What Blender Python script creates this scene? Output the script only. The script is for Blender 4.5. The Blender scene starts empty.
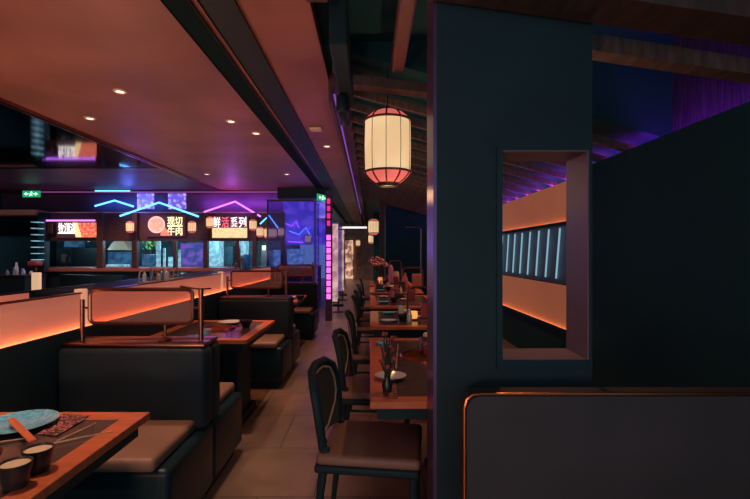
import bpy, bmesh, math, random
from mathutils import Vector, Matrix
random.seed(7)
S = bpy.context.scene
C = S.collection
PI = math.pi
F, H = 450.0, 1.30            # focal length in pixels, eye height
VX, VY = 370.0, 253.0         # vanishing point

def P(px, py, d):             # a pixel at a known distance -> world point
    return Vector(((px - VX) * d / F, d, H - (py - VY) * d / F))
def PZ(px, py, z):            # a pixel on a known horizontal level
    d = (H - z) * F / (py - VY)
    return Vector(((px - VX) * d / F, d, z))
def lin(c):
    return tuple(((v/255)/12.92 if v/255 <= .04045 else ((v/255+.055)/1.055)**2.4) for v in c)

# ------------------------------------------------------------------ materials
def mat(name, rgb, rough=.6, metal=0., spec=.5, var=0., scale=6., rgb2=None, bump=0., bscale=60., stretch=None,
        coat=0., detail=4.):
    m = bpy.data.materials.new(name); m.use_nodes = True
    nt = m.node_tree; b = nt.nodes['Principled BSDF']
    c = lin(rgb)
    b.inputs['Base Color'].default_value = (*c, 1)
    b.inputs['Roughness'].default_value = rough
    b.inputs['Metallic'].default_value = metal
    b.inputs['Specular IOR Level'].default_value = spec
    b.inputs['Coat Weight'].default_value = coat
    if var or rgb2 or bump:
        tc = nt.nodes.new('ShaderNodeTexCoord'); mp = nt.nodes.new('ShaderNodeMapping')
        nt.links.new(tc.outputs['Object'], mp.inputs[0])
        if stretch: mp.inputs['Scale'].default_value = stretch
    if var or rgb2:
        n = nt.nodes.new('ShaderNodeTexNoise'); n.inputs['Scale'].default_value = scale; n.inputs['Detail'].default_value = detail
        nt.links.new(mp.outputs[0], n.inputs['Vector'])
        r = nt.nodes.new('ShaderNodeValToRGB')
        c2 = lin(rgb2) if rgb2 else tuple(v*(1-var) for v in c)
        c1 = c if rgb2 else tuple(v*(1+var) for v in c)
        r.color_ramp.elements[0].position = .35; r.color_ramp.elements[1].position = .68
        r.color_ramp.elements[0].color = (*c2, 1); r.color_ramp.elements[1].color = (*c1, 1)
        nt.links.new(n.outputs['Fac'], r.inputs[0]); nt.links.new(r.outputs[0], b.inputs['Base Color'])
    if bump:
        n2 = nt.nodes.new('ShaderNodeTexNoise'); n2.inputs['Scale'].default_value = bscale; n2.inputs['Detail'].default_value = 3
        nt.links.new(mp.outputs[0], n2.inputs['Vector'])
        bp = nt.nodes.new('ShaderNodeBump'); bp.inputs['Strength'].default_value = bump; bp.inputs['Distance'].default_value = .01
        nt.links.new(n2.outputs['Fac'], bp.inputs['Height']); nt.links.new(bp.outputs[0], b.inputs['Normal'])
    return m
def emi(name, rgb, strength=1., tex=None, rgb2=None, scale=20.):
    m = bpy.data.materials.new(name); m.use_nodes = True
    nt = m.node_tree; b = nt.nodes['Principled BSDF']
    c = lin(rgb)
    b.inputs['Base Color'].default_value = (*[v*.6 for v in c], 1)
    b.inputs['Emission Color'].default_value = (*c, 1)
    b.inputs['Emission Strength'].default_value = strength
    b.inputs['Roughness'].default_value = .6
    if rgb2:
        tc = nt.nodes.new('ShaderNodeTexCoord')
        if tex == 'voronoi':
            n = nt.nodes.new('ShaderNodeTexVoronoi'); out = n.outputs['Distance']
        else:
            n = nt.nodes.new('ShaderNodeTexNoise'); out = n.outputs['Fac']
        n.inputs['Scale'].default_value = scale
        nt.links.new(tc.outputs['Object'], n.inputs['Vector'])
        r = nt.nodes.new('ShaderNodeValToRGB')
        r.color_ramp.elements[0].position = .25 if tex == 'voronoi' else .42
        r.color_ramp.elements[1].position = .55
        r.color_ramp.elements[0].color = (*c, 1); r.color_ramp.elements[1].color = (*lin(rgb2), 1)
        nt.links.new(out, r.inputs[0]); nt.links.new(r.outputs[0], b.inputs['Emission Color'])
    return m
def glass(name, rgb, alpha, rough=.05):       # thin sheet: part see-through, part tinted and glossy
    m = bpy.data.materials.new(name); m.use_nodes = True
    nt = m.node_tree; b = nt.nodes['Principled BSDF']
    b.inputs['Base Color'].default_value = (*lin(rgb), 1)
    b.inputs['Roughness'].default_value = rough
    t = nt.nodes.new('ShaderNodeBsdfTransparent'); t.inputs[0].default_value = (*[min(1, v*.6+.4) for v in lin(rgb)], 1)
    mx = nt.nodes.new('ShaderNodeMixShader'); mx.inputs[0].default_value = alpha
    nt.links.new(t.outputs[0], mx.inputs[1]); nt.links.new(b.outputs[0], mx.inputs[2])
    nt.links.new(mx.outputs[0], nt.nodes['Material Output'].inputs[0])
    return m

M = {}
M['black'] = mat('black_lacquer', (29, 53, 61), .6, spec=.3, var=.15, scale=3)
M['blackgloss'] = mat('black_gloss', (20, 46, 54), .38, spec=.3)
M['ceil'] = mat('copper_plaster', (168, 112, 98), .5, var=0, rgb2=(136, 92, 84), scale=1.1, detail=7, bump=.05, bscale=8)
M['mirror'] = mat('dark_mirror', (120, 120, 130), .06, metal=1.)
M['floor'] = None
M['leather'] = mat('charcoal_leather', (40, 54, 61), .6, spec=.3, var=.15, scale=5, bump=.1, bscale=220)
M['leather_w'] = mat('grey_brown_leather', (60, 56, 61), .55, var=.12, scale=4, bump=.1, bscale=220)
M['teal_black'] = mat('teal_black_paint', (26, 72, 78), .7, spec=.2)
M['seat'] = mat('brown_leather', (150, 112, 96), .5, var=.1, scale=5, bump=.1, bscale=220)
M['bronze'] = mat('bronze_metal', (150, 105, 88), .3, metal=1., var=.1)
M['darkmetal'] = mat('dark_metal', (70, 62, 62), .35, metal=.8)
M['wood_orange'] = mat('orange_wood', (225, 122, 78), .38, rgb2=(200, 100, 62), scale=7, stretch=(1, 8, 1), coat=.2)
M['stone'] = mat('table_inset_stone', (74, 58, 58), .25, rgb2=(92, 74, 70), scale=12, coat=.3)
M['panel'] = mat('salmon_panel', (225, 140, 110), .35, var=.06, scale=2, coat=.3)
M['panel_y'] = mat('ochre_panel', (215, 140, 95), .5, rgb2=(180, 110, 74), scale=3)
M['cream'] = mat('cream_post', (235, 205, 175), .5)
M['copper'] = mat('copper', (190, 110, 70), .3, metal=1.)
M['brownwood'] = mat('dark_brown_wood', (88, 62, 54), .5, rgb2=(60, 44, 40), scale=6, stretch=(1, 1, 7))
M['rafter'] = mat('rafter_wood', (120, 98, 88), .6, rgb2=(86, 70, 64), scale=6, stretch=(6, 1, 1))
M['beam'] = mat('header_wood', (84, 66, 58), .5, rgb2=(60, 48, 44), scale=6, stretch=(6, 1, 1))
M['ceramic_white'] = mat('white_ceramic', (215, 222, 228), .2, coat=.5)
M['ceramic_blue'] = mat('blue_ceramic', (130, 220, 250), .25, rgb2=(80, 170, 215), scale=70, coat=.4)
M['ceramic_black'] = mat('black_ceramic', (34, 40, 44), .3)
M['broth'] = mat('cream_sauce', (250, 226, 190), .35)
M['steel'] = mat('steel', (150, 160, 165), .3, metal=.9)
M['teal'] = mat('teal_tile', (90, 130, 142), .4, rgb2=(60, 96, 110), scale=5)
M['white'] = mat('white_plastic', (228, 215, 205), .5)
M['plum'] = mat('plum_wall', (96, 64, 84), .5, rgb2=(70, 52, 76), scale=1.5)
M['lattice'] = mat('streaked_wood', (90, 70, 110), .5, rgb2=(40, 34, 60), scale=9, stretch=(1, 9, .6))
M['pale'] = mat('pale_stone', (220, 195, 178), .5, rgb2=(170, 140, 130), scale=3)
M['rope'] = mat('tan_piping', (214, 180, 150), .5)
M['napkin'] = mat('napkin_cloth', (235, 226, 214), .8)
M['petal'] = mat('pink_petal', (225, 150, 150), .7)
M['leafdark'] = mat('dark_leaf', (50, 60, 50), .7)
M['green'] = mat('green_leaf', (130, 190, 90), .6)
M['pinkglaze'] = mat('pink_glaze', (225, 130, 135), .3)
M['redglaze'] = mat('red_box', (170, 70, 70), .45)
M['bluecloth'] = mat('blue_plastic', (40, 140, 245), .5)
M['glass_f'] = glass('frosted_screen_glass', (250, 205, 190), .22, .2)
M['glass_b'] = glass('blue_tinted_glass', (150, 140, 235), .16, .05)
M['glass_c'] = glass('clear_glass', (180, 210, 225), .12, .03)
# emitters
M['led_o'] = emi('amber_led', (255, 156, 98), 9)
M['led_o2'] = emi('amber_led_right', (255, 160, 95), 4)
M['led_p'] = emi('violet_led', (175, 45, 240), 14)
M['led_p2'] = emi('dim_violet_led', (140, 80, 180), .6)
M['panel_b'] = emi('backlit_salmon', (180, 100, 84), .42, 'noise', (188, 106, 88), 2); M['panel_b'].node_tree.nodes['Principled BSDF'].inputs['Base Color'].default_value = (*lin((235, 165, 135)), 1); M['panel_b'].node_tree.nodes['Principled BSDF'].inputs['Roughness'].default_value = .18
M['panel_o'] = emi('ochre_painted_glow', (160, 92, 58), .42, 'noise', (150, 84, 54), .8); M['panel_o'].node_tree.nodes['Principled BSDF'].inputs['Base Color'].default_value = (*lin((220, 150, 110)), 1)  # grazing light on the ochre panels put into their colour as glow
M['neon_b'] = emi('blue_neon', (90, 185, 255), 2.6)
M['neon_p'] = emi('violet_neon', (195, 105, 255), 2.2)
M['neon_m'] = emi('magenta_light', (250, 110, 222), 1.1)
M['paper'] = emi('lantern_paper', (236, 202, 154), .72, 'noise', (228, 190, 140), 4)
M['paperpink'] = emi('lantern_pink_paper', (226, 108, 98), .62)
M['lanternrib'] = mat('lantern_rib', (96, 36, 36), .5)
M['lens'] = emi('downlight_lens', (255, 214, 170), 3.)
M['exit'] = emi('exit_green', (30, 150, 95), .9)
M['exitw'] = emi('exit_white', (190, 255, 220), 1.6)
M['letter_w'] = emi('letter_white', (250, 240, 235), 1.1)
M['letter_y'] = emi('letter_cream', (255, 232, 175), 1.15)
M['letter_r'] = emi('letter_red', (235, 90, 110), 1.)
M['food'] = emi('food_picture', (245, 150, 115), .95, 'voronoi', (200, 80, 60), 22)
M['foodpale'] = emi('food_plate', (250, 190, 160), .95, 'voronoi', (225, 130, 100), 26)
M['foodyellow'] = emi('food_yellow', (250, 215, 150), .95)
M['signdark'] = emi('sign_backing', (70, 38, 44), .5)
M['signcream'] = emi('sign_cream', (235, 220, 165), .95, 'noise', (190, 170, 110), 40)
M['screen_b'] = emi('blue_lit_panel', (60, 110, 150), .5, 'noise', (36, 70, 104), 6)  # kitchen light put into the panel colour as glow
M['screen_c'] = emi('cyan_lit_panel', (150, 205, 220), .7, 'noise', (90, 140, 165), 9)  # cyan glow put into panels, trays, cases and shelf rungs
M['screen_w'] = emi('lit_lattice', (205, 180, 245), .8, 'voronoi', (80, 70, 190), 11)
M['stick'] = emi('pale_light_stick', (135, 180, 198), .75)
M['glow_stone'] = emi('stone_painted_glow', (216, 178, 170), .75, 'noise', (150, 112, 118), 3)  # glow in the colour makes plain stone panels look lit
M['ember'] = emi('warm_candle', (245, 165, 85), .8)
M['glowgreen'] = emi('green_lamp', (190, 255, 170), 1.6)

def floor_mat():
    m = bpy.data.materials.new('stone_tile_floor'); m.use_nodes = True
    nt = m.node_tree; b = nt.nodes['Principled BSDF']
    tc = nt.nodes.new('ShaderNodeTexCoord')
    mp = nt.nodes.new('ShaderNodeMapping'); mp.inputs['Scale'].default_value = (1, 1, 1)
    nt.links.new(tc.outputs['Object'], mp.inputs[0])
    br = nt.nodes.new('ShaderNodeTexBrick'); br.inputs['Scale'].default_value = 1
    br.inputs['Brick Width'].default_value = .6; br.inputs['Row Height'].default_value = .6; br.offset = .5
    br.inputs['Mortar Size'].default_value = .004
    br.inputs['Color1'].default_value = (*lin((150, 124, 110)), 1); br.inputs['Color2'].default_value = (*lin((168, 138, 122)), 1)
    br.inputs['Mortar'].default_value = (*lin((100, 82, 74)), 1)
    nt.links.new(mp.outputs[0], br.inputs['Vector'])
    n = nt.nodes.new('ShaderNodeTexNoise'); n.inputs['Scale'].default_value = 5; n.inputs['Detail'].default_value = 6
    nt.links.new(tc.outputs['Object'], n.inputs['Vector'])
    mx = nt.nodes.new('ShaderNodeMix'); mx.data_type = 'RGBA'; mx.blend_type = 'MULTIPLY'; mx.inputs[0].default_value = .5
    nt.links.new(br.outputs['Color'], mx.inputs[6]); nt.links.new(n.outputs['Fac'], mx.inputs[7])
    nt.links.new(mx.outputs[2], b.inputs['Base Color'])
    b.inputs['Roughness'].default_value = .38
    return m
M['floor'] = floor_mat()
M['floorwood'] = mat('dark_tile_band', (120, 84, 66), .3, rgb2=(92, 64, 52), scale=5, stretch=(6, 1, 1))
def print_mat():
    m = bpy.data.materials.new('red_print_on_black'); m.use_nodes = True
    nt = m.node_tree; b = nt.nodes['Principled BSDF']; b.inputs['Roughness'].default_value = .6
    tc = nt.nodes.new('ShaderNodeTexCoord')
    v = nt.nodes.new('ShaderNodeTexVoronoi'); v.inputs['Scale'].default_value = 105
    nt.links.new(tc.outputs['Object'], v.inputs['Vector'])
    r = nt.nodes.new('ShaderNodeValToRGB'); e = r.color_ramp.elements
    e[0].position = .30; e[0].color = (*lin((215, 130, 130)), 1); e[1].position = .5; e[1].color = (*lin((120, 40, 46)), 1)
    k = e.new(.62); k.color = (*lin((38, 32, 36)), 1)
    nt.links.new(v.outputs['Distance'], r.inputs[0]); nt.links.new(r.outputs[0], b.inputs['Base Color'])
    return m
M['print'] = print_mat()
def cane_mat():
    m = bpy.data.materials.new('woven_cane'); m.use_nodes = True
    nt = m.node_tree; b = nt.nodes['Principled BSDF']; b.inputs['Roughness'].default_value = .7
    tc = nt.nodes.new('ShaderNodeTexCoord'); v = nt.nodes.new('ShaderNodeTexChecker'); v.inputs['Scale'].default_value = 110
    v.inputs['Color1'].default_value = (*lin((84, 84, 80)), 1); v.inputs['Color2'].default_value = (*lin((36, 44, 46)), 1)
    nt.links.new(tc.outputs['Object'], v.inputs['Vector']); nt.links.new(v.outputs['Color'], b.inputs['Base Color'])
    return m
M['cane'] = cane_mat()
def grille_mat():
    m = bpy.data.materials.new('perforated_grille'); m.use_nodes = True
    nt = m.node_tree; b = nt.nodes['Principled BSDF']; b.inputs['Roughness'].default_value = .6
    tc = nt.nodes.new('ShaderNodeTexCoord'); v = nt.nodes.new('ShaderNodeTexChecker'); v.inputs['Scale'].default_value = 60
    v.inputs['Color1'].default_value = (*lin((26, 52, 54)), 1); v.inputs['Color2'].default_value = (*lin((10, 28, 32)), 1)
    nt.links.new(tc.outputs['Object'], v.inputs['Vector']); nt.links.new(v.outputs['Color'], b.inputs['Base Color'])
    return m
M['grille'] = grille_mat()
M['ventblack'] = mat('matt_black_vent', (16, 40, 44), .9, spec=.1)

# ------------------------------------------------------------------ mesh helpers
class MB:
    def __init__(s): s.bm = bmesh.new()
    def box(s, x0, x1, y0, y1, z0, z1, bev=0., seg=2, mtx=None):
        r = bmesh.ops.create_cube(s.bm, size=1)
        vs = r['verts']
        bmesh.ops.scale(s.bm, vec=(x1-x0, y1-y0, z1-z0), verts=vs)
        bmesh.ops.translate(s.bm, vec=((x0+x1)/2, (y0+y1)/2, (z0+z1)/2), verts=vs)
        if bev:
            es = list({e for v in vs for e in v.link_edges})
            rr = bmesh.ops.bevel(s.bm, geom=es, offset=bev, segments=seg, affect='EDGES', profile=.5)
            vs = list({v for f in rr['faces'] for v in f.verts} | {v for v in vs if v.is_valid})
        if mtx is not None: bmesh.ops.transform(s.bm, matrix=mtx, verts=vs)
        return s
    def prism(s, pts, a, b, axis='y'):          # polygon in the plane across the axis, pushed from a to b
        def v(p, t):
            return {'x': (t, p[0], p[1]), 'y': (p[0], t, p[1]), 'z': (p[0], p[1], t)}[axis]
        A = [s.bm.verts.new(v(p, a)) for p in pts]; B = [s.bm.verts.new(v(p, b)) for p in pts]
        n = len(pts)
        s.bm.faces.new(A); s.bm.faces.new(B[::-1])
        for i in range(n): s.bm.faces.new((A[i], B[i], B[(i+1) % n], A[(i+1) % n]))
        return s
    def tube(s, pts, r, n=8, closed=False, taper=None):
        pts = [Vector(p) for p in pts]; rings = []
        N = len(pts); prev = None
        for i, p in enumerate(pts):
            if closed: t = pts[(i+1) % N] - pts[i-1]
            else: t = pts[min(i+1, N-1)] - pts[max(i-1, 0)]
            t.normalize()
            u = prev - t*prev.dot(t) if prev is not None else t.cross(Vector((0, 0, 1)) if abs(t.z) < .9 else Vector((1, 0, 0)))
            u.normalize(); prev = u; w = t.cross(u)
            rr = r if taper is None else r*taper[i]
            rings.append([s.bm.verts.new(p + (u*math.cos(2*PI*k/n) + w*math.sin(2*PI*k/n))*rr) for k in range(n)])
        for i in range(N if closed else N-1):
            a, b = rings[i], rings[(i+1) % N]
            for k in range(n): s.bm.faces.new((a[k], a[(k+1) % n], b[(k+1) % n], b[k]))
        if not closed:
            s.bm.faces.new(rings[0][::-1]); s.bm.faces.new(rings[-1])
        return s
    def lathe(s, prof, c=(0, 0, 0), n=32):       # profile [(r, z)]
        rings = []
        for r, z in prof:
            if r < 1e-5: rings.append([s.bm.verts.new((c[0], c[1], c[2]+z))])
            else: rings.append([s.bm.verts.new((c[0]+r*math.cos(2*PI*k/n), c[1]+r*math.sin(2*PI*k/n), c[2]+z)) for k in range(n)])
        for a, b in zip(rings, rings[1:]):
            for k in range(n):
                k2 = (k+1) % n
                if len(a) == 1 and len(b) == 1: continue
                if len(a) == 1: s.bm.faces.new((a[0], b[k2], b[k]))
                elif len(b) == 1: s.bm.faces.new((a[k], a[k2], b[0]))
                else: s.bm.faces.new((a[k], a[k2], b[k2], b[k]))
        return s
    def build(s, name, m, parent=None, smooth=False, loc=None):
        bmesh.ops.recalc_face_normals(s.bm, faces=s.bm.faces)
        me = bpy.data.meshes.new(name); s.bm.to_mesh(me); s.bm.free()
        me.materials.append(m)
        if smooth:
            for p in me.polygons: p.use_smooth = True
            me.set_sharp_from_angle(angle=math.radians(38))
        o = bpy.data.objects.new(name, me); C.objects.link(o)
        if parent: o.parent = parent
        if loc is not None: o.location = loc
        return o
def tag(o, label, cat, group=None):
    o['label'] = label; o['category'] = cat
    if group: o['group'] = group
    return o
def thing(name, label, cat, loc=(0, 0, 0), rotz=0, group=None):
    o = bpy.data.objects.new(name, None); C.objects.link(o); o.empty_display_size = .1
    o.location = loc; o.rotation_euler = (0, 0, rotz)
    return tag(o, label, cat, group)
def struct(name, mb, m, smooth=False):
    o = mb.build(name, m, smooth=smooth); o['kind'] = 'structure'; return o
def dup(root, loc, label, rotz=None, scale=None, group=None):
    def cp(o, par):
        c = o.copy(); C.objects.link(c); c.parent = par
        for ch in list(o.children): cp(ch, c)
        return c
    r = cp(root, None); r.location = loc; r['label'] = label
    if rotz is not None: r.rotation_euler = (0, 0, rotz)
    if scale is not None: r.scale = (scale,)*3
    if group: r['group'] = group
    return r
def part_label(o, s): o['label'] = s; return o
def text_mesh(name, body, m, parent, size, cx, cz, y, width=None):
    cu = bpy.data.curves.new(name, 'FONT'); cu.body = body; cu.size = size
    cu.align_x = 'CENTER'; cu.align_y = 'CENTER'; cu.extrude = .006; cu.offset = .004*size/.3
    t = bpy.data.objects.new('tmp', cu); C.objects.link(t)
    dg = bpy.context.evaluated_depsgraph_get()
    me = bpy.data.meshes.new_from_object(t.evaluated_get(dg)); bpy.data.objects.remove(t)
    xs = [v.co.x for v in me.vertices]; ys = [v.co.y for v in me.vertices]
    if xs:
        mx, my = (min(xs)+max(xs))/2, (min(ys)+max(ys))/2
        k = (width/(max(xs)-min(xs))) if width else 1
        for v in me.vertices: v.co = Vector(((v.co.x-mx)*k, -v.co.z, v.co.y-my))
    me.name = name; me.materials.clear(); me.materials.append(m)
    o = bpy.data.objects.new(name, me); C.objects.link(o); o.parent = parent; o.location = (cx, y, cz)
    return o
def rrect(x0, x1, z0, z1, r, n=5):
    pts = []
    for cx, cz, a0 in ((x1-r, z1-r, 0), (x0+r, z1-r, 90), (x0+r, z0+r, 180), (x1-r, z0+r, 270)):
        for k in range(n+1):
            a = math.radians(a0 + 90*k/n); pts.append((cx+r*math.cos(a), cz+r*math.sin(a)))
    return pts

CZ = 2.80      # ceiling height
XW = -1.60     # face of the left booth partition
XR = 2.00      # right wall
DK = 10.8      # kitchen front
XM = -3.56     # edge between copper ceiling and mirror ceiling
YE = 23.0      # end of the aisle
# ------------------------------------------------------------------ setting
struct('floor', MB().box(-9.4, 2.6, -3, YE+.3, -.1, 0), M['floor'])
struct('trim_1', MB().box(XW-.1, -.95, .2, 7.6, 0, .006), M['floorwood'])['label'] = 'warm brown tile band under the booths'
struct('ceiling', MB().box(XM, -.36, -3, DK, CZ, CZ+.1).box(-1.6, -.36, DK, YE, CZ, CZ+.1), M['ceil'])
struct('ceiling', MB().box(-9.4, XM-.06, -3, 7.94, CZ, CZ+.1), M['mirror'])
struct('ceiling', MB().box(-9.4, XM-.06, 7.97, DK+.6, CZ, CZ+.1), M['plum'])
struct('trim_22', MB().box(-9.4, XM-.06, 7.94, 7.97, CZ-.015, CZ+.1), M['bronze'])
struct('ceiling', MB().box(-9.4, -1.6, DK+.6, YE, CZ, CZ+.1).box(XM-.06, -1.6, DK, DK+.6, CZ, CZ+.1), M['black'])
struct('trim_2', MB().box(XM-.06, XM-.035, -3, DK, CZ-.04, CZ+.02).box(XM-.02, XM+.005, -3, DK, CZ-.03, CZ+.02), M['bronze'])
struct('trim_3', MB().box(XM-.035, XM-.02, -3, DK, CZ-.005, CZ+.02), M['black'])
struct('ceiling', MB().box(-.36, 2.6, -3, 3.4, 2.9, 3.0), M['teal_black'])
# sloping eaves roof on the right
def rz(x): return 2.70 - .27*(x+.1)
struct('ceiling', MB().prism([(-.36, rz(-.36)+.1), (2.6, rz(2.6)+.1), (2.6, 3.0), (-.36, 3.0)], 3.4, YE), M['teal_black'])
struct('wall_right', MB().box(XR, XR+.12, -.5, 4.2, 0, 2.1).box(XR+.3, XR+.4, -.5, 4.2, 0, 2.9), M['teal_black'])
struct('wall_right', MB().box(XR+.02, XR+.12, 4.2, 13, 0, 2.02), M['teal_black'])
struct('trim_4', MB().box(XR+.285, XR+.3, -.5, 4.2, 2.0, 2.9), M['lattice'])['label'] = 'streaked wood lining above the right wall'
struct('trim_5', MB().box(XR-.01, XR+.02, 4.2, 13, .52, .965), M['panel_o'])['label'] = 'lower ochre panel on the right wall'
struct('trim_6', MB().box(XR-.01, XR+.02, 4.2, 13, 1.62, 2.03), M['panel_o'])['label'] = 'upper ochre panel on the right wall'
tag(MB().box(XR-.03, XR-.01, 4.2, 13, .505, .515).build('light_strip', M['led_o2']), 'amber light strip along foot of lower ochre panel, right wall', 'light strip')
tag(MB().box(XR-.03, XR-.01, 4.2, 13, 1.60, 1.61).build('light_strip', M['led_o2']), 'amber light strip under upper ochre panel, right wall', 'light strip')
tag(MB().box(XR+.13, XR+.16, -.3, 13, 2.06, 2.075).build('light_strip', M['led_p']), 'violet light strip in the cove on top of right wall', 'light strip')
struct('trim_23', MB().box(XR-.045, XR-.033, 4.2, 13, .495, .530).box(XR-.033, XR+.02, 4.2, 13, .495, .503), M['teal_black'])
struct('trim_24', MB().box(XR-.045, XR-.033, 4.2, 13, 1.585, 1.618).box(XR-.033, XR-.01, 4.2, 13, 1.585, 1.598), M['teal_black'])
# light sticks on dark strip
u = thing('light_stick_panel', 'dark wall strip with slanted pale light sticks between the ochre panels', 'wall light', (XR, 8, 1.29))
MB().box(-.005, .014, -3.79, 4, -.31, .30).build('backing', M['teal'], u)
k = 0
for i in range(26):
    y = -3.6 + i*.29
    MB().tube([(-.02, y+.10, -.26), (-.02, y, .27)], .009, 6).build('light_stick', M['stick'], u)
# far end of right hall and aisle
struct('wall_back', MB().box(.45, 2.6, 13, 13.2, 0, 2.8).box(.12, .45, 16, 16.2, 0, 2.8), M['teal_black'])
struct('wall_back', MB().box(-1.9, 2.6, YE, YE+.2, 0, 2.9), M['pale'])
struct('wall_right', MB().box(.45, .5, 13.2, YE, 0, 2.8), M['black'])
struct('wall_left', MB().box(-9.4, -9.2, -3, DK+3, 0, 2.9), M['black'])
# partition with the window-like opening
pl, pr, y0, y1 = .24, .80, 1.62, 1.80
ox0, ox1, oz0, oz1 = .475, .79, .915, 1.671
struct('wall_partition', MB().box(pl, ox0, y0, y1, 0, 2.9).box(ox0, ox1, y0, y1, 0, oz0).box(ox0, ox1, y0, y1, oz1, 2.9).box(ox1, pr, y0, y1, 0, 2.9), M['black'])
struct('trim_7', MB().box(ox0-.02, ox0, y0-.008, y1, oz0-.03, oz1+.015).box(ox0, ox1, y0-.008, y1, oz0-.03, oz0-.001), M['blackgloss'])
struct('trim_8', MB().box(pl-.012, pl, y0, y1, 0, 2.9), mat('painted_violet_sheen', (120, 90, 130), .3, metal=.7))  # violet reflection on the partition edge put into the trim colour
struct('trim_9', MB().box(ox1-.006, ox1-.0005, y0+.002, y1-.002, oz0+.001, oz1-.001).box(ox0+.001, ox1-.007, y0+.002, y1-.002, oz1-.005, oz1-.0005).box(ox0+.001, ox1-.007, y0+.002, y1-.002, oz0+.0005, oz0+.004), mat('grey_plum_lining', (116, 92, 100), .45))
# left partition wall
struct('wall_left', MB().box(XW-.4, XW, -.6, 7.4, 0, .862), M['black'])
u = struct('trim_10', MB().box(XW-.4, XW-.37, -.6, 2.6, .862, 1.07), M['panel_b'])
struct('trim_11', MB().box(XW-.4, XW-.37, 2.6, 7.4, .862, 1.07), M['black'])
pan = struct('trim_12', MB().box(XW-.06, XW-.035, -.6, 7.4, .862, 1.07), M['panel_b'])
pan['label'] = 'backlit salmon panel along the booth partition'
struct('trim_13', MB().box(XW-.066, XW-.029, -.6, 7.4, 1.07, 1.078), M['bronze'])
struct('trim_26', MB().box(XW-.37, XW-.066, 2.64, 7.4, 1.055, 1.078), M['black'])['label'] = 'dark cap board on the booth partition'
struct('trim_25', MB().box(XW-.398, XW-.372, -.6, 7.4, 1.07, 1.08), M['darkmetal'])
struct('trim_14', MB().box(XW-.012, XW, -.6, 7.4, .862, .884), M['black'])
tag(MB().box(XW-.028, XW-.014, -.6, 7.4, .863, .874).build('light_strip', M['led_o']), 'amber light strip at foot of salmon panel on booth partition', 'light strip')
tag(MB().box(XW-.22, XW-.20, -.6, 2.4, .863, .872).build('light_strip', emi('trough_led', (255, 150, 90), 1.5)), 'amber light strip in trough between the two partition rims', 'light strip')
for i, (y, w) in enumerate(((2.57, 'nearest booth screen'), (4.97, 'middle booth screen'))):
    tag(MB().box(XW-.075, XW-.028, y-.025, y+.025, .862, 1.095, .003).build('partition_post', emi('post_reflection_glow', (222, 158, 124), .6)),  # post glows in place of a bright reflection on the panel
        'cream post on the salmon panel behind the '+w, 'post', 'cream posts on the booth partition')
# purple-lit edge beam between copper ceiling and eaves
struct('trim_15', MB().box(-.36, -.33, 3.9, YE, 2.62, 2.9).box(-.33, -.2, 3.9, YE, 2.74, 2.9), M['plum'])
tag(MB().box(-.325, -.31, 4.0, 16, 2.70, 2.715).build('light_strip', M['led_p2']), 'violet light strip along the beam beside copper ceiling', 'light strip')
struct('trim_16', MB().box(-.36, -.24, -3, 2.55, 2.72, 2.9), M['brownwood'])
b = thing('beam_bracket', 'black bracket block where the ceiling edge beam starts', 'beam', (-.2, 3.2, 2.35))
MB().box(-.05, .06, -.45, .7, .22, .55, .01).build('block', M['black'], b)
MB().box(-.07, .03, .35, .75, .05, .22, .04, 4).build('spotlight_body', M['blackgloss'], b, True)
# rafters
root = thing('rafter', 'first sloping roof rafter, right behind the cross beam', 'rafter', (0, 3.62, 0), 0, 'rafters of the sloping eaves roof')
MB().prism([(-.3, rz(-.3)), (2.2, rz(2.2)), (2.2, rz(2.2)+.06), (-.3, rz(-.3)+.06)], -.022, .022).build('bar', M['rafter'], root)
words = ['second', 'third', 'fourth', 'fifth', 'sixth', 'seventh', 'eighth', 'ninth', 'tenth', 'eleventh', 'twelfth', 'thirteenth', 'fourteenth',
         'fifteenth', 'sixteenth', 'seventeenth', 'eighteenth', 'nineteenth', 'twentieth']
for i, w in enumerate(words):
    dup(root, (0, 3.62+.42*(i+1), 0), w+' sloping roof rafter counted from the cross beam')
b = tag(MB().prism([(-.12, 2.50), (.62, 2.42), (.62, 2.48), (-.12, 2.57)], 3.2, 3.32).build('cross_beam', M['beam']), 'brown cross beam above the lantern under the roof', 'beam')
tag(MB().prism([(.3, 2.30), (.45, 2.285), (.45, 2.33), (.3, 2.345)], 2.3, 2.36).build('cross_beam', M['beam']), 'short brown beam stub beside the black partition, above lantern', 'beam')
b = MB().box(-.045, .045, -.75, .65, -.06, .06, .02, 3).build('ceiling_beam', mat('red_brown_beam', (118, 74, 68), .45), loc=(.2, 2.62, 2.66)); tag(b, 'copper toned beam running forward to the lantern cross beam', 'beam')
tag(MB().prism([(.1, 2.215), (1.6, 2.0), (1.6, 2.06), (.1, 2.27)], 1.44, 1.60).build('header_beam', M['beam']), 'wide brown beam across the top right of black partition', 'beam')
tag(MB().prism([(.8, 2.335), (2.27, 2.115), (2.27, 2.19), (.8, 2.42)], 2.2, 2.3).build('header_beam', M['rafter']), 'violet lit beam meeting the top of right wall', 'beam')
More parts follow.
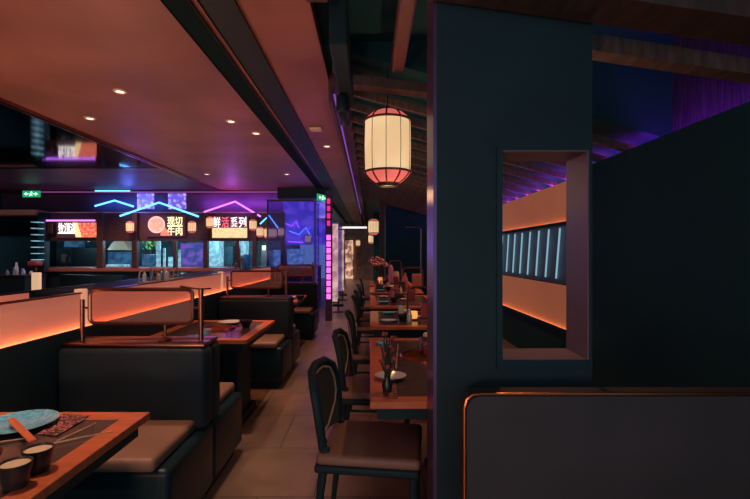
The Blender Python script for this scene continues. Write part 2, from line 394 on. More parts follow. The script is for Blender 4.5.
# ceiling vents
u = thing('slot_vent', 'black slot vent in the copper ceiling, left of the pair', 'vent', (-1.147, 6, CZ), 0, 'long slot vents in the copper ceiling')
MB().box(-.08, .08, -8.8, 16.8, -.012, .0).build('grille', M['ventblack'], u)
MB().box(-.084, -.08, -8.8, 16.8, -.02, 0).box(.08, .084, -8.8, 16.8, -.02, 0).build('frame', M['darkmetal'], u)
u = thing('slot_vent', 'wider mesh slot vent in the copper ceiling, right of the pair', 'vent', (-.907, 6, CZ), 0, 'long slot vents in the copper ceiling')
MB().box(-.105, .105, -8.8, 16.8, -.012, .0).build('grille', M['grille'], u)
MB().box(-.11, -.105, -8.8, 16.8, -.02, 0).box(.105, .11, -8.8, 16.8, -.02, 0).build('frame', M['darkmetal'], u)
# ceiling fittings
def on_ceiling(px, py): return PZ(px, py, CZ)
u = thing('downlight', 'round downlight in copper ceiling, largest, near the glint', 'ceiling light', on_ceiling(120, 91), 0, 'downlights in the copper ceiling')
MB().lathe([(.0, -.004), (.036, -.004)]).build('lens', M['lens'], u)
MB().lathe([(.036, -.004), (.04, -.012), (.056, -.010), (.06, 0)]).build('ring', M['white'], u, True)
for px, py, w in ((90, 118, 'round downlight in copper ceiling, nearest the mirror ceiling'), (231, 121, 'round downlight in copper ceiling just left of slot vents'),
                  (256, 133, 'round downlight in copper ceiling, second from the slot vents'), (207, 174, 'small far downlight over the kitchen end of copper ceiling'),
                  (287, 174, 'small far downlight close to the left slot vent'), (327, 146, 'white round sensor light between slot vents and beam')):
    dup(u, on_ceiling(px, py), w)
u = thing('ceiling_speaker', 'white rounded square fitting right of the slot vents', 'ceiling fitting', on_ceiling(316, 128))
MB().box(-.075, .075, -.075, .075, -.03, 0, .02, 4).build('cover', M['white'], u, True)
MB().box(-.045, .045, -.045, .045, -.033, -.03, .001).build('grille', M['cream'], u)

# ------------------------------------------------------------------ booth benches, left
def bench(loc, rot, label):
    t = thing('booth_bench', label, 'bench', loc, rot, 'booth benches along the salmon partition')
    # local: x 0 at the wall, y 0 at the back of the backrest, seat towards -y
    W = .715 if rot == 0 else .715
    sx = 1 if rot == 0 else -1
    def bx(mb, x0, x1, *a, **k):
        if sx < 0: x0, x1 = -x1, -x0
        return mb.box(x0, x1, *a, **k)
    bx(MB(), .01, .77, -.54, 0, .07, .40, .03, 4).build('base', M['blackgloss'], t, True)
    bx(MB(), .05, .72, -.50, -.02, 0, .075).build('plinth', M['black'], t)
    bx(MB(), .01, W, -.56, -.10, .395, .455, .022, 4).build('seat', M['seat'], t, True)
    bx(MB(), .01, .765, -.125, 0, .40, .815, .03, 4).build('backrest', M['leather'], t, True)
    bx(MB(), .02, .755, -.105, 0, .815, .838, .008, 2).build('top_rail', M['bronze'], t, True)
    return t
Yb = [2.40, 4.81, 7.22]
bench((XW, Yb[0], 0), 0, 'nearest booth bench, seat toward the viewer beside set table')
bench((XW, Yb[0]+.002, 0), PI, 'booth bench back to back with the nearest, facing second table')
bench((XW, Yb[1], 0), 0, 'booth bench beyond the second left table, seat toward viewer')
bench((XW, Yb[1]+.002, 0), PI, 'booth bench facing the third left table, seat hidden behind its back')
bench((XW, Yb[2], 0), 0, 'farthest booth bench, beside the blue glass partition')
# privacy screens
def screen(y, label, first=None):
    if first: return dup(first, (XW, y, .84), label)
    t = thing('booth_screen', label, 'screen', (XW, y, .84), 0, 'glass screens on the booth backs')
    fr = rrect(.125, .665, .09, .268, .03)
    MB().tube([(x, 0, z) for x, z in fr], .0105, 8, closed=True).build('frame', M['bronze'], t, True)
    MB().prism(rrect(.13, .66, .095, .263, .026), -.003, .003).build('glass_pane', M['glass_f'], t)
    MB().tube([(.085, 0, 0), (.085, 0, .215)], .012, 10).tube([(.085, 0, .17), (.12, 0, .17)], .007).build('post', M['bronze'], t, True)
    MB().tube([(.71, 0, 0), (.71, 0, .27)], .013, 10).tube([(.71, 0, .17), (.67, 0, .17)], .007).build('post', M['bronze'], t, True)
    MB().tube([(.52, 0, .085), (.52, 0, .02)], .008).lathe([(.0, .0), (.035, .0), (.03, .012), (.01, .02), (.0, .02)], (.52, 0, 0)).build('stem', M['bronze'], t, True)
    MB().tube([(.60, 0, .285), (.67, -.01, .275), (.71, 0, .27), (.77, -.02, .275)], .0045).build('hook_rail', M['bronze'], t, True)
    return t
s0 = screen(Yb[0]-.03, 'nearest glass booth screen, in rounded bronze frame')
screen(Yb[1]-.03, 'middle glass booth screen, in rounded bronze frame', s0)
screen(Yb[2]-.03, 'farthest glass booth screen, before the blue glass', s0)

# ------------------------------------------------------------------ tables
def table(name, label, x0, x1, y0, y1, grill, group, side='l'):
    cx, cy = (x0+x1)/2, (y0+y1)/2
    t = thing(name, label, 'table', (cx, cy, 0), 0, group)
    a, b = x0-cx, x1-cx; c, d = y0-cy, y1-cy
    bw = .075
    MB().box(a, b, c, c+bw, .672, .70, .003).box(a, b, d-bw, d, .672, .70, .003).box(a, a+bw, c+bw, d-bw, .672, .70, .003).box(b-bw, b, c+bw, d-bw, .672, .70, .003).build('wood_border', M['wood_orange'], t)
    MB().box(a+bw, b-bw, c+bw, d-bw, .674, .698).build('inset', M['stone'], t)
    MB().box(a+.03, b-.03, c+.03, d-.03, .62, .672).build('apron', M['blackgloss'], t)
    pa, pb = (a*.45, b*.62) if side == 'l' else (-.06, b*.62)
    MB().box(pa, pb, -.19, .19, .06, .62, .01).build('pedestal', M['black'], t)
    MB().box(pa-.02, b*.7, -.24, .24, 0, .06, .01).build('foot', M['blackgloss'], t)
    if grill:
        gx, gy = grill[0]-cx, grill[1]-cy
        g = MB().lathe([(.105, .699), (.108, .712), (.122, .712), (.13, .699)], (gx, gy, 0), 40).build('grill_rim', M['copper'], t, True)
        MB().lathe([(0, .6995), (.105, .6995)], (gx, gy, 0), 32).build('grill_pit', M['ceramic_black'], g)
        m = MB()
        for i in range(-4, 5):
            h = math.sqrt(.1**2-(i*.022)**2); m.tube([(gx-h, gy+i*.022, .705), (gx+h, gy+i*.022, .705)], .003, 6)
        m.build('grill_bars', M['copper'], g)
    return t
GL, GR = 'booth tables on the left', 'tables in the right row'
table('dining_table', 'nearest left booth table, with blue plate and two sauce cups', XW+.004, -.83, .80, 1.70, (-1.22, 1.29), GL)
table('dining_table', 'second left booth table, behind the nearest bench', XW+.004, -.85, 3.1, 4.02, (-1.2, 3.57), GL)
table('dining_table', 'third left booth table, behind the far bench', XW+.004, -.90, 5.5, 6.42, (-1.25, 5.97), GL)
RT = [(1.81, 3.18), (3.67, 4.66), (5.05, 6.4), (6.85, 7.95), (8.4, 9.6)]
RL = ['nearest right row table, with round plate and black runner', 'second right row table, with glowing candle holder', 'third right row table, just past the candle table',
      'fourth right row table, carrying an arched rack', 'farthest right row table, carrying flowers']
for (a, b), l in zip(RT, RL):
    table('dining_table', l, 0.0, .82, a, b, (.30 if a < 2 else .45, (a+b)/2+.13), GR, 'r')

# ------------------------------------------------------------------ chairs, right row
def chair(loc, label):
    t = thing('dining_chair', label, 'chair', loc, -.13, 'cane back chairs on the aisle side of right row')
    MB().box(-.21, .23, -.215, .215, .375, .41, .012, 3).build('seat_frame', M['black'], t, True)
    MB().box(-.205, .235, -.21, .21, .405, .452, .02, 4).build('seat', M['seat'], t, True)
    def X(z, y): return -.205 - .16*max(0, z-.45) + .9*y*y
    out = [(-.165, .46), (-.20, .57), (-.21, .67), (-.19, .735), (-.12, .772), (0, .78), (.12, .772), (.19, .735), (.21, .67), (.20, .57), (.165, .46)]
    MB().tube([(X(z, y), y, z) for y, z in out], .019, 10).build('back_frame', M['black'], t, True)
    sh = [(-.18, .68), (-.155, .73), (-.08, .752), (.08, .752), (.155, .73), (.18, .68), (.18, .61), (.15, .56), (.035, .485), (-.035, .485), (-.15, .56), (-.18, .61)]
    MB().tube([(X(z, y)+.004, y, z) for y, z in sh], .006, 6, closed=True).tube([(X(z, y)-.012, y, z) for y, z in sh], .006, 6, closed=True).build('piping', M['rope'], t, True)
    m = MB(); N = 12                      # woven panel, a thin curved slab between outline and frame
    cols = []
    for i in range(N+1):
        y = -.2 + .4*i/N; top = .768 - .9*max(0, abs(y)-.12)**1.3*2; cols.append((y, .47, top))
    g = [[[m.bm.verts.new((X(z0+(z1-z0)*j/6, y)+dx, y*(.6+.4*min(1, (z0+(z1-z0)*j/6-.47)/.11)), z0+(z1-z0)*j/6)) for j in range(7)] for dx in (-.004, .002)] for y, z0, z1 in cols]
    for s_ in (0, 1):
        for i in range(N):
            for j in range(6): m.bm.faces.new((g[i][s_][j], g[i+1][s_][j], g[i+1][s_][j+1], g[i][s_][j+1]))
    for i in range(N):
        for j in (0, 6): m.bm.faces.new((g[i][0][j], g[i+1][0][j], g[i+1][1][j], g[i][1][j]))
    for i in (0, N):
        for j in range(6): m.bm.faces.new((g[i][0][j], g[i][0][j+1], g[i][1][j+1], g[i][1][j]))
    m.build('cane_panel', M['cane'], t, True)
    for s_ in (-1, 1):
        MB().tube([(-.17, s_*.165, .47), (-.175, s_*.195, .38), (-.22, s_*.2, 0)], .019, 8, taper=(1, 1, .65)).build('leg', M['black'], t, True)
        MB().tube([(.205, s_*.19, .39), (.215, s_*.195, 0)], .018, 8, taper=(1, .65)).build('leg', M['black'], t, True)
    for s_ in (-1, 1): MB().tube([(-.2, s_*.195, .2), (.21, s_*.195, .2)], .009).build('stretcher', M['black'], t, True)
    return t
c0 = chair((0.0, 2.07, 0), 'nearest cane back chair at the near right table')
for y, l in ((2.93, 'second cane back chair along the right row'), (3.95, 'third cane back chair along the right row'), (5.35, 'fourth cane back chair along the right row'),
             (6.1, 'fifth cane back chair along the right row'), (7.3, 'sixth cane back chair along the right row'), (9.0, 'farthest cane back chair, near the flowers')):
    dup(c0, (.03 if y < 3.5 else .05, y, 0), l, rotz=-.07 if y < 3.5 else .03)
# right booth back, seen from behind
t = thing('booth_divider', 'low charcoal leather booth back with copper edging, lower right corner', 'booth back', (.30, 1.45, 0))
MB().prism([(.012, 0), (1.6, 0), (1.6, .838), (.055, .838), (.03, .83), (.012, .80)], 0, .10).build('panel', M['leather_w'], t)
pts = [(.005, 0, 0), (.005, 0, .80), (.012, 0, .828), (.03, 0, .842), (.055, 0, .845), (1.6, 0, .845)]
MB().tube(pts, .006, 8).build('edging', M['copper'], t, True)

# ------------------------------------------------------------------ tableware
ZT = .7012
def plate_mb(r, h=.018):
    return MB().lathe([(0, .003), (r*.6, .003), (r*.97, h), (r, h), (r*.62, 0), (0, 0)], n=40)
def plate(px, py, r, m, label, group=None, name='plate', z=ZT):
    p = PZ(px, py, z+.012); p.z = z
    return tag(plate_mb(r).build(name, m, smooth=True, loc=p), label, 'plate', group)
o = plate(22, 424, .118, M['ceramic_blue'], 'blue speckled plate on the nearest left table'); o.location = (-1.215, 1.555, ZT)
a, b = Vector((-1.245, 1.56, .722)), Vector((-1.03, 1.375, .722))
dv = b-a; o = MB().box(-.0, dv.length, -.011, .011, 0, .006, .002).build('chopstick_sleeve', M['wood_orange'], loc=a)
o.rotation_euler = (0, 0, math.atan2(dv.y, dv.x)); tag(o, 'flat brown chopstick sleeve lying across the blue plate', 'chopstick sleeve')
def flat(name, pts, m, label, cat, th=.0015, z=ZT):
    c = sum((Vector((x, y, 0)) for x, y in pts), Vector())/len(pts); c.z = z
    return tag(MB().prism([(x-c.x, y-c.y) for x, y in pts], .0005, th, 'z').build(name, m, loc=c), label, cat)
q = [PZ(*p, ZT) for p in ((38, 434), (57, 436), (90, 416), (64, 414))]
flat('printed_napkin', [(p.x, p.y) for p in q], M['print'], 'dark paper strip with red print beside the blue plate', 'napkin')
def stick(p, q_, label, m=M['rope'], r=.0028, group='chopsticks on the nearest left table'):
    a, b = PZ(*p, ZT+.004), PZ(*q_, ZT+.004); o = MB().tube([(0, 0, 0), b-a], r, 6, taper=(1, .6)).build('chopstick', m, loc=a, smooth=True)
    return tag(o, label, 'chopstick', group)
stick((57, 441), (96, 423), 'tan chopstick pointing to the table corner, beside the cups')
stick((0, 442), (34, 437), 'tan chopstick in front of the blue plate')
stick((50, 444), (112, 431), 'thin chopstick lying across the dark inset')
t = thing('sauce_cup', 'black cup of cream sauce, farther of the pair', 'cup', (-.915, 1.24, ZT), 0, 'sauce cups on the nearest left table')
MB().lathe([(0, 0), (.026, 0), (.031, .02), (.038, .062), (.035, .062), (.03, .03), (0, .03)]).build('cup', M['ceramic_black'], t, True)
MB().lathe([(0, .052), (.0335, .052), (.0335, .056), (0, .058)]).build('sauce', M['broth'], t, True)
dup(t, (-.91, 1.155, ZT), 'black cup of cream sauce, nearer of the pair')
# second table
plate(230, 322, .10, M['ceramic_white'], 'white plate at the far side of second left table')
plate(195, 338, .10, M['ceramic_blue'], 'pale plate at the near side of second left table')
def bowl(loc, label, m=M['ceramic_black'], r=.055, group=None):
    return tag(MB().lathe([(0, 0), (r*.5, 0), (r*.55, .008), (r*.95, .045), (r, .055), (r*.93, .055), (r*.5, .012), (0, .01)]).build('bowl', m, loc=loc, smooth=True), label, 'bowl', group)
bowl(PZ(246, 327, ZT), 'black bowl on aisle corner of second left table')
bowl(PZ(206, 337, ZT), 'small pale bowl at near edge of second left table', M['ceramic_white'], .04)
plate(294, 297, .11, M['ceramic_white'], 'white plate on the third left table')
bowl(PZ(300, 300, ZT), 'black bowl on the third left table')
# condiment racks on the partition
for y, mm, l in ((3.63, 'ceramic_white', 'tall white bottle standing between the two nearest wire racks'), (3.68, 'steel', 'steel bottle standing between the two nearest wire racks')):
    tag(MB().lathe([(0, 0), (.02, 0), (.02, .065), (.012, .075), (.012, .085), (0, .085)], n=16).build('bottle', M[mm], loc=(XW-.045 if mm != 'steel' else XW-.1, y, 1.0785), smooth=True), l, 'bottle')
t = thing('condiment_rack', 'wire condiment rack on partition behind nearest booth screen', 'condiment rack', (XW-.05, 3.45, 1.078), 0, 'wire condiment racks on the booth partition')
m = MB()
for k in (-1, 1):
    m.tube([(-.05, k*.09+dy, 0 + z) for dy, z in ((-.05, .0), (-.05, .05), (-.035, .08), (0, .092), (.035, .08), (.05, .05), (.05, 0))], .006, 6)
m.box(-.07, .0, -.14, .14, 0, .006)
m.build('wire_frame', M['pale'], t, True)
for i, (x, y, h, mm) in enumerate(((-.03, -.1, .075, 'ceramic_white'), (-.035, .02, .10, 'steel'), (-.02, .1, .06, 'cream'))):
    tag(MB().lathe([(0, 0), (.016, 0), (.016, h*.7), (.007, h*.85), (.007, h), (0, h)], n=16).build('condiment_bottle', M[mm], loc=(XW-.05+x, 3.45+y, 1.0845), smooth=True),
        ['white', 'tall steel', 'short cream'][i]+' condiment bottle in the rack behind nearest screen', 'bottle', 'bottles in the nearest wire rack')
dup(t, (XW-.05, 3.85, 1.078), 'wire condiment rack on partition, second from the viewer')
dup(t, (XW-.05, 5.62, 1.078), 'wire condiment rack farther along, by middle booth screen')
tag(MB().lathe([(0, 0), (.03, 0), (.03, .13), (.012, .16), (.012, .19), (0, .19)], n=20).build('bottle', M['steel'], loc=(XW-.09, 5.93, 1.0785), smooth=True), 'steel flask on the partition beside middle booth screen', 'flask')
tag(MB().lathe([(0, 0), (.05, 0), (.055, .12), (.04, .2), (0, .2)], n=20).build('jug', M['bluecloth'], loc=(XW-.13, 6.3, 1.0785), smooth=True), 'bright blue jug on the partition before the kitchen', 'jug')
# right tables
t1 = plate(390.5, 376, .075, M['ceramic_white'], 'round white plate on the nearest right table')
o = tag(plate_mb(.055).build('plate', M['ceramic_blue'], smooth=True, loc=(.09, 2.92, ZT)), 'teal plate with a folded edge on nearest right table', 'plate')
flat('table_runner', [(.055, 1.85), (.115, 1.85), (.135, 3.05), (.075, 3.05)], M['print'], 'narrow black paper runner with red flecks on nearest right table', 'runner', .002)
stick((396, 368), (398, 344), 'long tan chopstick beside the black runner', M['rope'], .004, None)
t = thing('dried_flower', 'dark dried flower stem standing on nearest right table', 'flower', (.075, 1.95, ZT))
MB().lathe([(0, 0), (.02, 0), (.024, .03), (.012, .055), (.014, .07), (0, .07)], n=16).build('vase', M['ceramic_black'], t, True)
m = MB(); m2 = MB()
for i in range(16):
    a = i*2.4; h = .09+.011*i; p = (math.cos(a)*.018*(1+(i%6)*.2), math.sin(a)*.018*(1+(i%6)*.2), h)
    m.tube([(0, 0, .05), (p[0]*.3, p[1]*.3, h*.6), p], .0035, 5)
    bmesh.ops.create_icosphere(m2.bm, subdivisions=1, radius=.007+.002*(i % 3), matrix=Matrix.Translation(p))
m.build('stems', M['leafdark'], t); part_label(m2.build('buds', M['redglaze'], t), 'dull red buds')
t = thing('extractor_hood', 'low bronze smoke hood on the nearest right table', 'smoke hood', (.40, 2.62, ZT))
MB().box(-.10, .22, -.02, .16, .001, .085, .015, 3).build('casing', M['bronze'], t, True)
MB().box(-.09, .21, -.025, -.02, .012, .07).build('slot_face', M['copper'], t)
m = MB()
for i, (x, y, r) in enumerate(((.30, 2.22, .03), (.34, 2.26, .025), (.27, 2.28, .028), (.36, 2.2, .03))):
    tag(MB().lathe([(0, 0), (r, .002), (r*.9, .012), (0, .016)], n=14).build('meat_slice', M['redglaze'] if i % 2 else M['petal'], loc=(x+.1, y+.1, .712), smooth=True),
        ['dark red', 'pale pink', 'small red', 'large pink'][(i+1) % 4]+' meat slice beside the grill on nearest right table', 'meat', 'meat slices by the right grill')
t = tag(MB().box(-.045, .045, -.03, .03, 0, .05, .018, 3).box(-.01, .05, -.025, .035, .045, .075, .014, 3).build('folded_napkin', M['napkin'], loc=(.41, 3.10, ZT), smooth=True), 'folded white napkin at far edge of nearest right table', 'napkin')
# table sets on the others
side = ['second', 'third', 'fourth', 'farthest']
for k, (a, b) in enumerate(RT[1:]):
    L = b-a
    for j, (fx, x) in enumerate(((.25, .16), (.75, .18), (.5, .44))):
        if k == 3 and j == 1: continue
        m = (M['ceramic_blue'], M['ceramic_white'], M['ceramic_white'])[j] if k else (M['ceramic_white'], M['ceramic_blue'], M['ceramic_white'])[j]
        tag(plate_mb(.072-.006*j).build('plate', m, smooth=True, loc=(x, a+L*fx, ZT)),
            ['near plate', 'far plate', 'middle plate'][j]+' on the aisle side of %s right row table' % side[k] if j < 2 else 'inner plate on the %s right row table' % side[k], 'plate', 'plates on the right row')
    bowl((.29, a+L*.32, ZT), 'black bowl on the %s right row table' % side[k], group='bowls on the right row')
    tag(MB().lathe([(0, 0), (.027, 0), (.03, .09), (.027, .09), (.024, .01), (0, .01)], n=18).build('tumbler', (M['ceramic_white'], M['pinkglaze'], M['cream'], M['pinkglaze'])[k], loc=(.30, a+L*.7, ZT), smooth=True),
        ['white', 'pink', 'cream', 'rose'][k]+' tumbler on the %s right row table' % side[k], 'tumbler', 'tumblers on the right row')
    tag(MB().box(-.05, .05, -.06, .06, 0, .035, .012, 3).build('rolled_towel', M['napkin'], loc=(.36, a+L*.86, ZT), smooth=True), 'white rolled towel on the %s right row table' % side[k], 'towel', 'rolled towels on the right row')
    tag(MB().box(-.05, .05, -.03, .03, 0, .13, .006).build('menu_box', (M['redglaze'], M['redglaze'], M['brownwood'], M['redglaze'])[k], loc=(.52, a+L*.5, ZT)),
        'upright menu holder on the %s right row table' % side[k], 'menu holder', 'menu holders on the right row')
dk = ['second', 'third', 'fourth', 'farthest']
for k, (a, b) in enumerate(RT[1:]):
    if k == 0: continue
    L = b-a
    t = thing('condiment_caddy', 'dark condiment caddy on the %s right row table' % dk[k], 'caddy', (.06+.22*(k % 2)+.1, a+L*.64, ZT), 0, 'condiment caddies on the right row')
    MB().box(-.06, .06, -.05, .05, 0, .07, .008).build('tray', M['darkmetal'], t)
    MB().tube([(-.055, 0, .06), (-.055, 0, .16), (-.03, 0, .18), (.03, 0, .18), (.055, 0, .16), (.055, 0, .06)], .006, 6).build('handle', M['bronze'], t, True)
    for q_, (x, mm) in enumerate(((-.026, 'redglaze'), (.026, 'cream'))):
        tag(MB().lathe([(0, 0), (.018, 0), (.018, .06), (.008, .075), (.008, .09), (0, .09)], n=14).build('condiment_bottle', M[mm], loc=(.06+.22*(k % 2)+.1+x, a+L*.64, ZT+.0705), smooth=True),
            ['red', 'cream'][q_]+' condiment bottle in the caddy on the %s right row table' % dk[k], 'bottle', 'bottles in the right row caddies')
t = thing('candle_holder', 'glowing amber candle holder on the second right row table', 'candle', (.39, 4.05, ZT))
part_label(MB().lathe([(0, .012), (.034, .012), (.04, .04), (.036, .075), (0, .075)], n=20).build('glass_cup', M['ember'], t, True), 'glowing amber glass')
MB().lathe([(0, 0), (.045, 0), (.042, .012), (0, .012)], n=20).build('foot', M['copper'], t, True)
tag(MB().lathe([(0, 0), (.02, 0), (.024, .05), (.012, .09), (.014, .10), (0, .10)], n=16).build('salt_shaker', M['ceramic_white'], loc=(.345, 3.93, ZT), smooth=True), 'white shaker beside the amber candle holder', 'shaker')
# arched racks on the right
def arch(loc, w, h, label):
    t = thing('arched_rack', label, 'rack', loc, 0, 'arched racks on the right row')
    p = [(-w/2, 0, 0), (-w/2, 0, h-.05), (-w/2+.015, 0, h-.015), (-w/2+.05, 0, h), (w/2-.05, 0, h), (w/2-.015, 0, h-.015), (w/2, 0, h-.05), (w/2, 0, 0)]
    MB().tube(p, .010, 8).build('arch', M['bronze'], t, True)
    MB().box(-w/2, w/2, -.05, .05, 0, .015).build('base', M['darkmetal'], t)
    return t
arch((.47, 4.35, ZT+.001), .22, .27, 'dark arched rack on the second right row table')
arch((.72, 7.6, ZT+.001), .34, .35, 'arched bronze rack on the fourth right row table')
arch((.52, 9.25, ZT+.001), 0.24, .44, 'arched bronze rack on the farthest right row table')
tag(MB().box(-.08, .08, -.03, .03, 0, .23, .01).build('wood_panel_box', M['panel'], loc=(.79, 7.6, ZT+.0175)), 'peach coloured box standing inside the arched bronze rack', 'box')
tag(MB().lathe([(0, 0), (.045, 0), (.045, .17), (.02, .23), (.018, .27), (0, .27)], n=20).build('pink_bottle', M['pinkglaze'], loc=(.585, 7.5, ZT), smooth=True), 'pink bottle left of the arched bronze rack', 'bottle')
tag(MB().lathe([(0, 0), (.06, 0), (.06, .15), (.05, .2), (0, .2)], n=20).build('jar', M['cream'], loc=(.54, 9.25, ZT+.0175), smooth=True), 'cream jar inside the farthest arched rack', 'jar')
tag(MB().lathe([(0, 0), (.05, 0), (.05, .28), (.02, .36), (0, .36)], n=20).build('tall_bottle', M['petal'], loc=(.42, 9.05, ZT), smooth=True), 'tall pale pink bottle beside farthest arched rack', 'bottle')
tag(MB().lathe([(0, 0), (.05, 0), (.055, .07), (.04, .12), (0, .12)], n=20).build('amber_lamp', M['ember'], loc=(.20, 8.9, ZT), smooth=True), 'glowing amber table lamp before the flowers', 'lamp')
t = thing('flower_arrangement', 'pink blossom arrangement on the farthest right row table', 'flowers', (.17, 9.3, ZT))
MB().lathe([(0, 0), (.06, 0), (.08, .12), (.05, .25), (.06, .28), (0, .28)], n=20).build('vase', M['ceramic_black'], t, True)
m = MB(); m2 = MB(); rnd = random.Random(3)
for i in range(34):
    a = rnd.random()*2*PI; r = .22*math.sqrt(rnd.random()); h = .32+.34*rnd.random()*(1-r/.3); p = (r*math.cos(a), r*math.sin(a), h)
    m.tube([(0, 0, .2), (p[0]*.5, p[1]*.5, h*.7), p], .004, 5)
    for q_ in range(3):
        bmesh.ops.create_icosphere(m2.bm, subdivisions=1, radius=.022+.012*rnd.random(), matrix=Matrix.Translation((p[0]+rnd.uniform(-.02, .02), p[1]+rnd.uniform(-.02, .02), p[2]+rnd.uniform(-.015, .02))) @ Matrix.Scale(.6, 4, (0, 0, 1)))
m.build('stems', M['leafdark'], t); m2.build('blossoms', M['petal'], t)
# tall pale frame behind the tables, post
tag(MB().tube([P(406, 227, 9.9), P(419, 227, 9.9), P(421, 229, 9.9), (P(421, 229, 9.9).x, 9.9, 0)], .016, 8).build('door_frame_rail', M['steel'], smooth=True), 'thin pale metal frame standing behind the right row', 'frame')
tag(MB().box(.22, .34, 10.4, 10.5, 0, 2.52).build('wooden_post', M['brownwood']), 'brown post behind the pink blossoms', 'post')

# ------------------------------------------------------------------ lanterns
def lantern(loc, label):
    t = thing('paper_lantern', label, 'lantern', loc)
    R_ = .172
    MB().lathe([(R_*.985, -.19), (R_*1.0, -.1), (R_*1.01, 0), (R_*1.0, .1), (R_*.985, .19)], n=40).build('paper_shade', M['paper'], t, True)
    part_label(MB().lathe([(.085, -.272), (.12, -.25), (.155, -.215), (R_*.985, -.19)], n=40).build('bottom_shade', M['paperpink'], t, True), 'pink paper lower rim')
    part_label(MB().lathe([(R_*.985, .19), (.155, .215), (.12, .245), (.085, .262)], n=40).build('top_shade', M['paperpink'], t, True), 'pink paper upper rim')
    m = MB()
    for z in (-.19, .19): m.tube([(math.cos(2*PI*k/32)*.173, math.sin(2*PI*k/32)*.173, z) for k in range(32)], .009, 6, closed=True)
    m.build('hoops', M['lanternrib'], t, True)
    m = MB()
    for k in range(10):
        a = 2*PI*(k+.35)/10; c, s_ = math.cos(a), math.sin(a)
        m.tube([(c*.085, s_*.085, -.272), (c*.122, s_*.122, -.25), (c*.157, s_*.157, -.216), (c*.171, s_*.171, -.19)], .0065, 5)
        m.tube([(c*.1715, s_*.1715, -.19), (c*.1755, s_*.1755, 0), (c*.1715, s_*.1715, .19)], .0024, 5)
        m.tube([(c*.171, s_*.171, .19), (c*.157, s_*.157, .216), (c*.122, s_*.122, .246), (c*.085, s_*.085, .262)], .0065, 5)
    m.build('ribs', M['lanternrib'], t, True)
    MB().lathe([(0, -.295), (.07, -.295), (.088, -.275), (.088, -.268), (0, -.268)], n=24).build('bottom_cap', M['ceramic_black'], t, True)
    MB().lathe([(0, .262), (.088, .262), (.07, .275), (.015, .29), (.006, .31), (0, .31)], n=24).build('top_cap', M['ceramic_black'], t, True)
    MB().tube([(0, 0, .30), (0, 0, .585)], .005, 6).build('hanging_rod', M['ceramic_black'], t)
    return t
l0 = lantern(P(387.5, 147, 3.35), 'big cream and pink paper lantern hanging over the nearest right table')
LG = 'paper lanterns hung around the hall'
def lan(px, py, d, s, label): return dup(l0, P(px, py, d), label, scale=s, group=LG)
l0['group'] = LG
lan(373.5, 227, 14.9, 1.0, 'distant paper lantern, upper of two right of the aisle end')
lan(371.5, 239, 20, .8, 'distant paper lantern just below and behind another')
lan(358, 243, 18, .5, 'tiny paper lantern over the aisle end')
lan(130, 227, 10.45, .50, 'small glowing lantern left of the round food sign')
lan(192, 227, 10.45, .52, 'small glowing lantern right of the round food sign')
lan(210, 222.5, 10.45, .50, 'small glowing lantern left end of the live seafood sign')
lan(253, 225, 10.35, .48, 'small glowing lantern right end of the live seafood sign')
lan(260, 232, 10.0, .44, 'small glowing lantern under the small blue neon roof, nearest')
lan(267.5, 233, 9.4, .42, 'small glowing lantern under the small blue neon roof, second')
lan(273.5, 233, 10.1, .42, 'small glowing lantern under the small blue neon roof, third')
lan(281, 232, 10.2, .40, 'small glowing lantern under the small blue neon roof, rightmost')
lan(308, 239, 10.6, .38, 'small lantern seen through the blue glass')

# ------------------------------------------------------------------ kitchen front
def K(px, py, d=DK): return P(px, py, d)
def kx(px, d=DK): return (px-VX)*d/F
def kz(py, d=DK): return H-(py-VY)*d/F
struct('wall_back', MB().box(kx(-20), kx(284), DK+.45, DK+.55, kz(212), CZ), M['plum'])
struct('trim_17', MB().box(kx(-20), kx(284), DK-.05, DK+.45, CZ-.03, CZ-.002), M['bronze'])
tag(MB().box(kx(30), kx(283), -.0, .03, CZ-.06, CZ-.035).build('light_strip', emi('mauve_trim_glow', (160, 80, 150), .45), loc=(0, DK-.09, 0)), 'dim mauve trim line with painted glow at the kitchen ceiling edge', 'light strip')  # trim line given a mauve glow to look lit, no lamp
struct('trim_18', MB().box(kx(38), kx(284), DK-.02, DK+.5, kz(213), kz(212)), M['pale'])
struct('trim_19', MB().box(kx(-20), kx(38), DK-.1, DK+.4, kz(215), kz(210)), mat('brown_ledge', (225, 160, 140), .5))
struct('trim_20', MB().box(kx(38), kx(284), DK, DK+.12, kz(241), kz(213)), M['brownwood'])['label'] = 'dark wooden fascia above the kitchen openings'
struct('wall_back', MB().box(kx(-20), kx(284), DK+2.4, DK+2.5, 0, kz(213)), M['teal'])
struct('ceiling', MB().box(kx(-20), kx(284), DK+.12, DK+2.4, kz(236), kz(235)), M['black'])
t = thing('kitchen_counter', 'long dark service counter of the open kitchen with warm lit top', 'counter', (kx(161), DK+.1, 0))
w = (kx(284)-kx(38))/2
MB().box(-w, w, -.1, .5, 0, .86, .01).build('front', M['black'], t)
part_label(MB().box(-w, w, -.22, .55, .86, .95, .012).build('worktop', mat('brown_worktop', (165, 105, 90), .4), t), 'brown worktop')
PG = 'dark posts of the kitchen front'
for px0, px1, l in ((40, 48, 'wide dark post left of the first menu sign'), (98, 104, 'dark post right of the first menu sign'), (133, 138, 'dark post left of round food sign'),
                    (174, 177, 'slim dark post under the round food sign'), (204, 208, 'dark post left of live seafood sign'), (236, 240, 'slim dark post under the live seafood sign'),
                    (253, 257, 'dark post right of the live seafood sign'), (281, 285, 'dark post beside the blue glass')):
    tag(MB().box(-(px1-px0)*.012, (px1-px0)*.012, -.06, .06, 0, (kz(241) if px0 in (174, 236) else kz(213))-.95, .004).build('wooden_post', M['brownwood'] if px0 != 40 else M['black'], loc=(kx((px0+px1)/2, DK-.07), DK-.07, .95)), l, 'post', PG)
